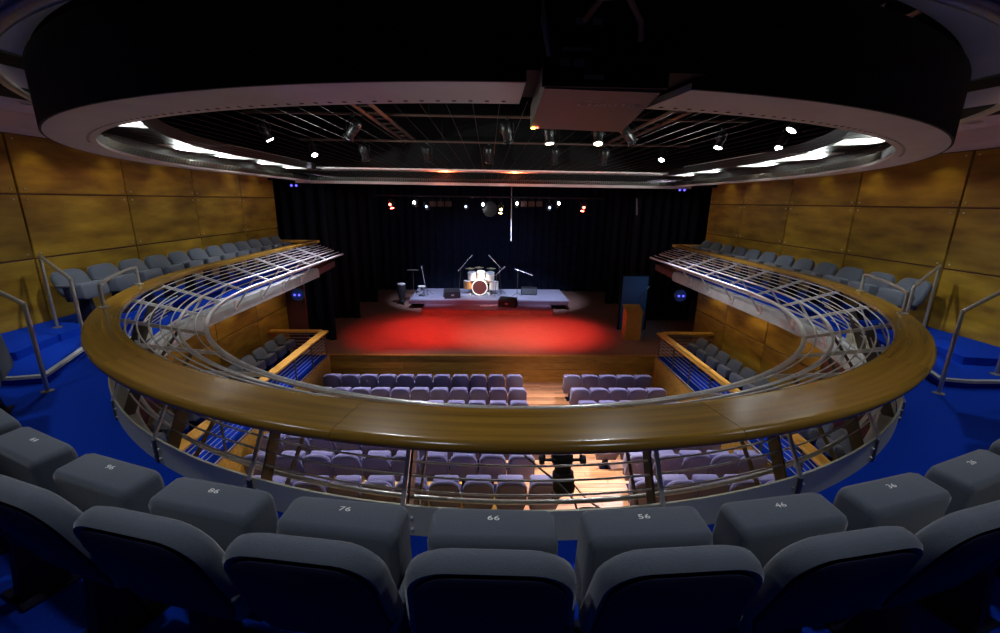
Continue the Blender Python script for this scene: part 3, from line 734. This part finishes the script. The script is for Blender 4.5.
# overhead stage bar with its lanterns
by, bz = 18.0, .16
t = thing('stage_lighting_bar', 'long black pipe carrying the lanterns over the stage', 'lighting bar', (XC, by, bz))
MB().tube([(-4.6, by, bz), (4.6, by, bz)], .03, 8).build('pipe', 'black_gloss', t, True)
for x in (-4, -1.3, 1.4, 4.2): MB().tube([(x, by, bz), (x, by, 3.195)], .012, 6).build('drop_rod', 'black_paint', t, True)
sl = [(391, 204, 'lens_red', 'red stage lantern at the conga-side end of the stage bar', (-2.5, 16.5, -4.8), (L_RED * .25, (1, .05, .04), 50, .8)),
      (583, 207, 'lens_red', 'red stage lantern at the lectern-side end of the stage bar', (2.8, 16.5, -4.8), (L_RED * .25, (1, .05, .04), 50, .8)),
      (415, 202, 'lens_white', 'bright white stage lantern next to the red one on the conga side', (-2.6, 21, -4.4), (L_RISER, (.55, .62, 1.), 52, .8)),
      (558, 203, 'lens_white', 'bright white stage lantern next to the red one on the lectern side', (2.6, 21, -4.4), (L_RISER, (.55, .62, 1.), 52, .8)),
      (483, 204, 'lens_white', 'white stage lantern above the drum kit, nearer the conga side', (-.4, 20.7, -3.8), (L_DRUM, (1., .95, .9), 15, .6)),
      (517, 203, 'lens_white', 'white stage lantern beside the vertical white pipe', (.2, 21, -4.2), (L_RISER * .8, (.6, .7, 1.), 50, .8)),
      (427, 206, 'lens_dim', 'dim blue stage lantern third along the bar from the conga side', (-1.5, 24, -3.5), (L_RISER * .12, (.3, .45, 1.), 60, .8)),
      (466, 206, 'lens_dim', 'dim blue stage lantern beside the white one above the drums', (0, 24, -3.2), (L_RISER * .12, (.3, .45, 1.), 60, .8)),
      (549, 207, 'lens_dim', 'dim blue stage lantern third along the bar from the lectern side', (1.5, 24, -3.5), (L_RISER * .12, (.3, .45, 1.), 60, .8)),
      (501, 209, 'lens_gold', 'small golden lantern hung low in the middle of the stage bar', (0, 17, -4), None)]
for px, py, lm, lab, tg, li in sl:
    q = PY(px, py, by - .05)
    t = lantern(tuple(q), tg, lm, lab, 'stage bar lanterns', .85, light=li)
    MB().tube([q + Vector((0, 0, .25)), (q.x, by, bz)], .012, 6).build('hanger', 'black_gloss', t, True)
    MB().lathe([(.05, 0), (.05, .012)], 12, 'y', q + Vector((0, -.20, -.02))).build('rear_glow', lm, t, True)
for k, x0 in enumerate((433, 524)):
    for j in range(3):
        q = PY(x0 + j * 7.6, 204, by)
        t = thing('batten_light', 'reddish flood unit, %s of the three %s the white pipe' % (ORD[j], 'farther from' if k == 0 else 'next to'), 'flood light', tuple(q), 0, 'flood battens')
        MB().box(q.x - .12, q.x + .12, q.y - .08, q.y + .08, q.z - .10, q.z + .10).build('housing', 'red_brown', t)
        MB().box(q.x - .10, q.x + .10, q.y - .085, q.y - .08, q.z - .08, q.z + .08).build('glass', 'beam_paint', t)
        MB().tube([(q.x, q.y, q.z + .1), (q.x, by, bz)], .012, 6).build('hanger', 'black_gloss', t)
q = PY(490, 209, by + .55)
t = thing('centre_speaker', 'round black loudspeaker cluster hanging in the middle of the stage bar', 'loudspeaker', tuple(q))
MB().lathe([(.10, .25), (.26, .2), (.30, 0), (.27, -.05), (.2, -.03)], 24, 'y', q).build('horn', 'black_cloth', t, True)
MB().lathe([(.30, .0), (.315, -.03), (.30, -.06)], 24, 'y', q).build('rim', 'black_gloss', t, True)
MB().tube([q + Vector((0, .1, .28)), (q.x, q.y + .1, 3.195)], .02, 6).build('hanger', 'black_gloss', t)
a, b = PY(511, 195, 19.0), PY(511, 241, 19.0)
t = thing('drop_pipe', 'thin vertical white pipe hanging behind the stage bar', 'pipe', tuple(b))
MB().tube([b, (a.x, a.y, 3.195)], .022, 8).build('pipe', 'ledge_grey', t, True); MB().tube([b, b + Vector((0, 0, .06))], .035, 8).build('end_cap', 'steel', t, True)
a, b = PY(637, 198, 17.0), PY(637, 215, 17.0)
t = thing('drop_pipe', 'short pale pipe hanging above the blue wing panel', 'pipe', tuple(b))
MB().tube([b, (a.x, a.y, a.z)], .035, 8).build('pipe', 'ledge_grey', t, True); MB().tube([a, (a.x, a.y, 3.195)], .008, 6).build('hanger', 'black_paint', t, True)

# =================================================================== STAGE OBJECTS
SF = -4.83
# riser and long low step
t = thing('drum_riser', 'wide grey carpeted platform carrying the drum kit', 'stage riser', (.05, 20.9, SF))
MB().box(-3.6, 3.72, 19.6, 22.25, -4.45, -4.40).build('top', 'riser_grey', t)
MB().box(-3.61, 3.73, 19.59, 22.26, -4.60, -4.45).build('frame', 'riser_edge', t)
for x in (-3.5, -1.7, .05, 1.8, 3.6):
    for y in (19.7, 22.1): MB().box(x - .03, x + .03, y - .03, y + .03, SF, -4.60).build('leg', 'dark_steel', t)
t = thing('long_step', 'long low box step in front of the drum platform', 'step', (0, 19.0, SF))
MB().box(-2.86, 2.84, 18.5, 19.56, SF, -4.62).build('body', 'stage_floor', t)
MB().box(-2.88, .0, 18.48, 19.56, -4.62, -4.585).build('lid', 'riser_edge', t); MB().box(.004, 2.86, 18.48, 19.56, -4.62, -4.585).build('lid', 'riser_edge', t)
RT = -4.40
def drum_mesh(r, h, axis, c, bulge=0.): return MB().lathe([(r, -h / 2), (r + bulge, 0), (r, h / 2)], 24, axis, c)
# bass drum with two rack toms
bx, byy = -.40, 20.75
t = thing('bass_drum', 'bass drum with dark red front head and white hoop, three white toms on top', 'drum', (bx, byy, RT))
c = Vector((bx, byy, RT + .40))
drum_mesh(.355, .42, 'y', c).build('shell', 'drum_wood', t, True)
MB().lathe([(.345, 0), (.345, .01)], 28, 'y', c + Vector((0, -.225, 0))).build('front_head', 'drum_head', t, True)
MB().tube([c + Vector((.36 * math.cos(a), -.225, .36 * math.sin(a))) for a in [2 * PI * i / 28 for i in range(28)]], .022, 8, closed=True).build('hoop', 'drum_white', t, True)
for sx in (-1, 1): MB().tube([c + Vector((sx * .3, -.1, -.18)), (bx + sx * .46, byy - .25, RT + .005)], .012, 6).build('spur', 'chrome', t, True)
for sx in (-1.15, .0, 1.15):
    tc = Vector((bx + .06 + sx * .38, byy + .02 + .1 * abs(sx), RT + (.97 if sx == 0 else .90))); X = Matrix.Translation(tc) @ Matrix.Rotation(.35, 4, 'X')
    tm = MB().lathe([(.20, -.16), (.20, .16)], 20).xf(X).build('tom', 'drum_white', t, True)
    MB().lathe([(.202, .155), (.208, .16), (.208, .175), (.195, .18)], 20).xf(X).build('rim', 'chrome', tm, True)
    MB().tube([tc + Vector((0, 0, -.1)), (bx, byy, RT + .73)], .014, 6).build('tom_arm', 'chrome', t, True)
def legged(t, base, n, r, h, m='chrome'):
    for k in range(n):
        a = 2 * PI * k / n + .5
        MB().tube([Vector(base) + Vector((0, 0, h)), Vector(base) + Vector((r * math.cos(a), r * math.sin(a), .008))], .010, 6).build('leg', m, t, True)
for nm, lab, x, y, r, h, zt, mm in (('floor_tom', 'white floor tom on three chrome legs', .28, 20.95, .22, .38, .62, 'drum_white'), ('snare_drum', 'shallow white snare drum on a tripod stand', -.05, 21.2, .18, .15, .66, 'drum_white'),
                                   ('floor_tom', 'brown wooden floor tom on chrome legs at the conga-side of the kit', -.98, 21.0, .21, .38, .64, 'drum_wood')):
    t = thing(nm, lab, 'drum', (x, y, RT))
    c = Vector((x, y, RT + zt - h / 2)); drum_mesh(r, h, 'z', c).build('shell', mm, t, True)
    MB().lathe([(r * .98, 0), (r * .98, .008)], 20, 'z', c + Vector((0, 0, h / 2))).build('head', 'hide', t, True)
    MB().tube([c + Vector(((r + .008) * math.cos(a), (r + .008) * math.sin(a), h / 2)) for a in [2 * PI * i / 20 for i in range(20)]], .012, 6, closed=True).build('rim', 'chrome', t, True)
    for k in range(3):
        a = k * 2.1 + .4; MB().tube([c + Vector((r * math.cos(a), r * math.sin(a), h * .2)), (x + (r + .05) * math.cos(a), y + (r + .05) * math.sin(a), RT + .004)], .010, 6).build('leg', 'chrome', t, True)
for k, (px, py, yy, lab) in enumerate(((470, 268.5, 21.35, 'crash cymbal on a chrome stand at the conga side of the drum kit'), (479, 267.5, 21.6, 'cymbal on a chrome stand behind the toms'), (491, 268.5, 21.8, 'ride cymbal on a chrome stand above the white floor tom'))):
    q = PY(px, py, yy)
    t = thing('cymbal_stand', lab, 'cymbal', (q.x, q.y, RT))
    MB().tube([(q.x, q.y, RT + .35), q], .011, 6).build('pole', 'chrome', t, True); legged(t, (q.x, q.y, RT), 3, .24, .38)
    MB().lathe([(.24, 0), (.08, .022), (.05, .045), (.01, .05)], 24, 'z', q).build('cymbal', 'brass', t, True)
t = thing('drum_stool', 'round black drum stool behind the bass drum', 'stool', (bx + .2, 21.75, RT))
MB().lathe([(.17, .46), (.18, .49), (.17, .53)], 20, 'z', (bx + .2, 21.75, RT)).build('cushion', 'speaker_black', t, True); MB().tube([(bx + .2, 21.75, RT + .3), (bx + .2, 21.75, RT + .47)], .02, 8).build('pole', 'chrome', t, True); legged(t, (bx + .2, 21.75, RT), 3, .2, .32)
# boom microphone stands
def boom(base, bend, tip, lab, m='chrome', mic=True):
    base, bend, tip = Vector(base), Vector(bend), Vector(tip)
    t = thing('microphone_stand', lab, 'microphone stand', tuple(base))
    MB().tube([base + Vector((0, 0, .15)), bend], .013, 6).build('pole', 'dark_steel', t, True); legged(t, base, 3, .26, .2, 'dark_steel')
    MB().tube([bend - (tip - bend) * .28, tip], .012, 6).build('boom_arm', m, t, True)
    d = (tip - bend).normalized()
    if mic: MB().tube([tip, tip + d * .10, tip + d * .14], [.02, .026, .018], 8).build('microphone', 'ledge_grey', t, True)
    return t
for px0, py0, px1, py1, bxp, yy, lab in ((461, 268, 470.5, 257, 459, 21.0, 'boom microphone stand rising over the conga side of the drums'), (499, 266, 490.5, 257, 501, 21.0, 'boom microphone stand rising over the lectern side of the drums'),
                                 (497, 274, 503, 268.5, 495, 20.4, 'short boom microphone stand beside the white floor tom'), (425, 284, 422, 269, 428, 20.75, 'straight microphone stand by the small white-topped stool'),
                                 (518, 270, 530, 274.5, 517, 20.35, 'silver boom arm on a stand in front of the grey amplifier')):
    be, tp = PY(px0, py0, yy), PY(px1, py1, yy); base = PY(bxp, 294, yy); boom((base.x, yy, RT), be, tp, lab)
# music stand and white-topped stool on the conga side
q = PY(413, 270, 20.4)
t = thing('music_stand', 'black music stand with a pale flat tray at the platform end', 'music stand', (q.x, q.y, RT))
MB().box(q.x - .26, q.x + .26, q.y - .14, q.y + .14, q.z - .01, q.z + .012).build('tray', 'dark_steel', t); MB().tube([(q.x, q.y, RT + .15), (q.x, q.y, q.z)], .012, 6).build('pole', 'dark_steel', t, True); legged(t, (q.x, q.y, RT), 3, .22, .2, 'dark_steel')
q = PY(421.5, 287, 20.3)
t = thing('small_stool', 'small stool with a white round top on the platform', 'stool', (q.x, q.y, RT))
MB().lathe([(.15, 0), (.17, .015), (.17, .05), (.15, .06)], 20, 'z', q).build('top', 'hide', t, True); legged(t, (q.x, q.y, RT), 4, .16, q.z - RT, 'dark_steel')
# conga
q = PZ(402, 304, SF)
t = thing('conga_drum', 'tall black conga with white head beside the drum platform', 'conga', tuple(q))
MB().lathe([(.13, .10), (.12, .2), (.16, .45), (.205, .7), (.20, .85), (.185, .98)], 24, 'z', q).build('shell', 'speaker_black', t, True)
MB().lathe([(.188, .97), (.192, .985), (.17, 1.0)], 24, 'z', q).build('head', 'hide', t, True)
MB().tube([q + Vector((.2 * math.cos(a), .2 * math.sin(a), .94)) for a in [2 * PI * i / 20 for i in range(20)]], .012, 6, closed=True).build('rim', 'chrome', t, True)
for k in range(4):
    a = k * PI / 2 + .6; MB().tube([q + Vector((.14 * math.cos(a), .14 * math.sin(a), .2)), q + Vector((.26 * math.cos(a), .26 * math.sin(a), .005))], .012, 6).build('leg', 'dark_steel', t, True)
# wedge monitors and amplifier
def wedge(loc, wd, lab, rz=0, d=.5, h=.42):
    t = thing('wedge_monitor', lab, 'loudspeaker', loc, rz)
    pr = [(-d / 2, 0), (d / 2, 0), (d / 2, .10), (d * .15, h), (-d / 2, h * .72)]
    MB().loft([[(x, y, z) for y, z in pr] for x in (-wd / 2, wd / 2)]).build('cabinet', 'speaker_black', t, world=False)
    a, b = Vector((0, d / 2 + .004, .11)), Vector((0, d * .15 + .004, h))
    n = Vector((0, h - .1, d * .35)).normalized() * .012
    mb = MB().hexa([(-wd * .44, a.y, a.z), (wd * .44, a.y, a.z), (wd * .44, b.y, b.z), (-wd * .44, b.y, b.z)], [Vector((-wd * .44, a.y, a.z)) + n, Vector((wd * .44, a.y, a.z)) + n, Vector((wd * .44, b.y, b.z)) + n, Vector((-wd * .44, b.y, b.z)) + n])
    mb.build('grille', 'speaker_grille', t, world=False)
    MB().box(-.07, .07, -d / 2 - .006, -d / 2, .12, .20).build('connector_plate', 'ledge_grey', t, world=False); return t
q = PZ(452, 297, RT); wedge((q.x, 20.1, RT), .72, 'black wedge monitor on the platform on the conga side of the drums', .25)
q = PZ(508, 306, -4.585); wedge((q.x, 19.2, -4.585), .78, 'brown-lit wedge monitor tilted on the long low step', -.35)
q = PZ(529, 295, RT)
t = thing('amplifier', 'grey-fronted amplifier box standing on the platform', 'amplifier', (q.x, 20.9, RT))
MB().box(q.x - .38, q.x + .38, 20.75, 21.1, RT + .02, RT + .36).build('cabinet', 'speaker_black', t); MB().box(q.x - .35, q.x + .35, 20.735, 20.75, RT + .05, RT + .33).build('grille', 'speaker_grille', t)
for x in (-.3, .3):
    for y in (20.78, 21.06): MB().box(q.x + x - .02, q.x + x + .02, y - .02, y + .02, RT, RT + .02).build('foot', 'dark_steel', t)
MB().tube([(q.x - .1, 20.92, RT + .36), (q.x - .1, 20.92, RT + .39), (q.x + .1, 20.92, RT + .39), (q.x + .1, 20.92, RT + .36)], .012, 6).build('handle', 'dark_steel', t, True)
# coiled cable on the step
q = PZ(485, 304.5, -4.575)
pp = [(q.x + .30 * math.cos(a * .9) * (1 - a * .01) + .02 * a, 19.2 + .12 * math.sin(a), -4.573 + .0012 * a) for a in [i * .4 for i in range(50)]]
tag(MB().tube(pp, .010, 6).build('coiled_cable', 'hide', None, True, loc=(q.x, 19.2, -4.585)), 'pale cable lying coiled on the long low step', 'cable')
# lectern
q = PZ(632, 340, SF)
t = thing('lectern', 'plain yellow wooden lectern at the side of the stage', 'lectern', tuple(q), 0)
lx, ly = q.x, q.y
for sx in (-1, 1): MB().loft([[(lx + sx * .27 - .012, y, z) for y, z in ((ly - .02, SF), (ly + .40, SF), (ly + .44, SF + 1.18), (ly - .05, SF + 1.02))], [(lx + sx * .27 + .012, y, z) for y, z in ((ly - .02, SF), (ly + .40, SF), (ly + .44, SF + 1.18), (ly - .05, SF + 1.02))]]).build('side_panel', 'pale_wood', t)
MB().hexa([(lx - .258, ly - .02, SF), (lx + .258, ly - .02, SF), (lx + .258, ly + .005, SF), (lx - .258, ly + .005, SF)], [(lx - .258, ly - .05, SF + 1.02), (lx + .258, ly - .05, SF + 1.02), (lx + .258, ly - .025, SF + 1.02), (lx - .258, ly - .025, SF + 1.02)]).build('front_panel', 'pale_wood', t)
MB().hexa([(lx - .31, ly - .08, SF + 1.02), (lx + .31, ly - .08, SF + 1.02), (lx + .31, ly + .48, SF + 1.20), (lx - .31, ly + .48, SF + 1.20)], [(lx - .31, ly - .08, SF + 1.05), (lx + .31, ly - .08, SF + 1.05), (lx + .31, ly + .48, SF + 1.23), (lx - .31, ly + .48, SF + 1.23)]).build('top', 'pale_wood', t)
MB().box(lx - .256, lx + .256, ly + .03, ly + .36, SF + .55, SF + .58).build('shelf', 'pale_wood', t)
be, tp = PY(641, 296, 15.6), PY(647, 289, 15.6); base = PY(641, 330, 15.6); boom((base.x + .05, 15.6, SF), be, tp, 'dark microphone stand behind the lectern', 'dark_steel')

# =================================================================== SPOTLIGHT AND CABLES ON THE BALCONY FRONT
q = PZ(566, 447, -1.86)
a = U(min(srange(-2, 2, .02), key=lambda s: abs(U(s, .74, 0).x - q.x)), .74, -1.585)
t = thing('profile_spotlight', 'black profile spotlight hanging under the balcony front over the aisle', 'spotlight', tuple(a), 0)
c0 = a + Vector((0, .0, -.46)); d = Vector((.05, .42, -.9)).normalized()
tip = PZ(566, 478, -2.15) ; c1 = Vector((a.x + .03, a.y - .08, -2.46)); d = (c1 - c0).normalized()
X = Matrix.Translation(c0) @ d.to_track_quat('Z', 'Y').to_matrix().to_4x4() @ Matrix.Diagonal((.95, .95, .68, 1))
MB().lathe([(.05, -.16), (.075, -.14), (.085, -.02), (.085, .06), (.07, .09), (.07, .14), (.092, .15), (.096, .36), (.088, .38)], 18).xf(X).build('body', 'speaker_black', t, True)
for k in range(5): MB().lathe([(.088, -.11 + k * .03), (.097, -.105 + k * .03), (.088, -.10 + k * .03)], 18).xf(X).build('cooling_fin', 'speaker_black', t, True)
fr = [(-.10, .395), (.10, .395), (.10, .48), (-.10, .48)]
MB().tube([(-.105, -.02, .37), (-.105, -.02, .47), (.105, -.02, .47), (.105, -.02, .37)], .008, 6).xf(X).build('colour_frame', 'speaker_black', t, True)
MB().lathe([(.06, .381), (.06, .384)], 18).xf(X).build('lens', 'black_gloss', t, True)
MB().tube([c0 - Vector((.15, 0, 0)), c0 + Vector((-.15, 0, .22)), c0 + Vector((0, 0, .27)), c0 + Vector((.15, 0, .22)), c0 + Vector((.15, 0, 0))], .012, 6).build('yoke', 'speaker_black', t, True)
for sx in (-1, 1): MB().tube([c0 + Vector((sx * .08, 0, 0)), c0 + Vector((sx * .17, 0, 0))], .012, 8).build('pivot', 'speaker_black', t, True); MB().lathe([(.035, 0), (.04, .02), (.035, .04)], 12, 'x', c0 + Vector((sx * .17 - .02, 0, 0))).build('knob', 'speaker_black', t, True)
MB().tube([c0 + Vector((0, 0, .25)), a + Vector((0, 0, -.03))], .022, 8).build('clamp', 'speaker_black', t, True)
b = PZ(519, 456, -1.75); s = min(srange(-2, 2, .02), key=lambda s: abs(U(s, .60, 0).x - b.x))
bb = U(s, .70, -1.72)
t = thing('dimmer_box', 'small cable junction box with a green light under the balcony rail', 'junction box', tuple(bb))
MB().box(bb.x - .045, bb.x + .045, bb.y - .03, bb.y + .03, bb.z - .10, bb.z + .08).build('case', 'speaker_black', t)
MB().box(bb.x - .008, bb.x + .008, bb.y - .034, bb.y - .03, bb.z - .03, bb.z - .01).build('indicator', 'led_green', t)
MB().box(bb.x - .015, bb.x + .015, bb.y - .01, bb.y + .03, bb.z + .08, -1.58).build('hook', 'speaker_black', t)
for k, (sx, col, pw, nm) in enumerate(((-.30, (.78, .78, 1.), 20, 'white'), (-.85, (.6, .25, 1.), 12, 'violet'))):  # hidden lamps added to brighten and tint the middle of the soffit
    e = U(sx, .66, -1.66); t = thing('added_clip_lamp', 'added small %s clip lamp under the lighting tube shining up at the ceiling ring' % nm, 'lamp', tuple(e))
    MB().lathe([(.018, -.04), (.028, -.03), (.028, .03), (.024, .035)], 14, 'z', e).build('head', 'speaker_black', t, True)
    MB().lathe([(.022, 0), (.022, .004)], 14, 'z', e + Vector((0, 0, .035))).build('lens', 'lens_dim', t, True)
    MB().box(e.x - .012, e.x + .012, e.y + .02, e.y + .09, e.z - .012, e.z + .05).build('clip', 'speaker_black', t)
    spot('added_clip_light', e + Vector((0, 0, .05)), G(sx, -.20, .475), pw, col, 20, .9, .02, t)
def cable(pts, r, lab):
    P = [Vector(p) for p in pts]; out = []
    for i in range(len(P) - 1):
        p0, p1, p2, p3 = P[max(i - 1, 0)], P[i], P[i + 1], P[min(i + 2, len(P) - 1)]
        for k in range(8):
            u = k / 8; out.append(.5 * ((2 * p1) + (p2 - p0) * u + (2 * p0 - 5 * p1 + 4 * p2 - p3) * u * u + (3 * p1 - p0 - 3 * p2 + p3) * u ** 3))
    out.append(P[-1]); tag(MB().tube(out, r, 6).build('cable', 'cable_black', None, True, loc=tuple(P[0])), lab, 'cable')
f0 = U(.30, -.06, -1.99)
cable([bb + Vector((0, -.04, -.09)), bb + Vector((.06, -.25, -.10)), U(.26, .06, -1.86), f0], .008, 'black cable running from the junction box down to the balcony ledge')
cable([c0 + Vector((.07, -.06, -.16)), c0 + Vector((.13, -.36, -.10)), U(.50, .02, -1.98), U(.52, -.07, -2.0)], .007, 'black cable hanging from the spotlight to the balcony ledge')
cc = U(.42, -.085, -2.018); lp = []
for i in range(46):
    an = i * .5; lp.append((cc.x + .13 * math.cos(an) + .012 * math.sin(i), cc.y + .05 * math.sin(an), cc.z + .012 + .003 * i * .5 + .06 * abs(math.sin(an * .5))))
cable(lp, .008, 'coil of black cable lying on the balcony ledge')

# lift everything so that the stalls floor is at z = 0
for o in C.objects:
    if o.parent is None: o.location.z += Z0
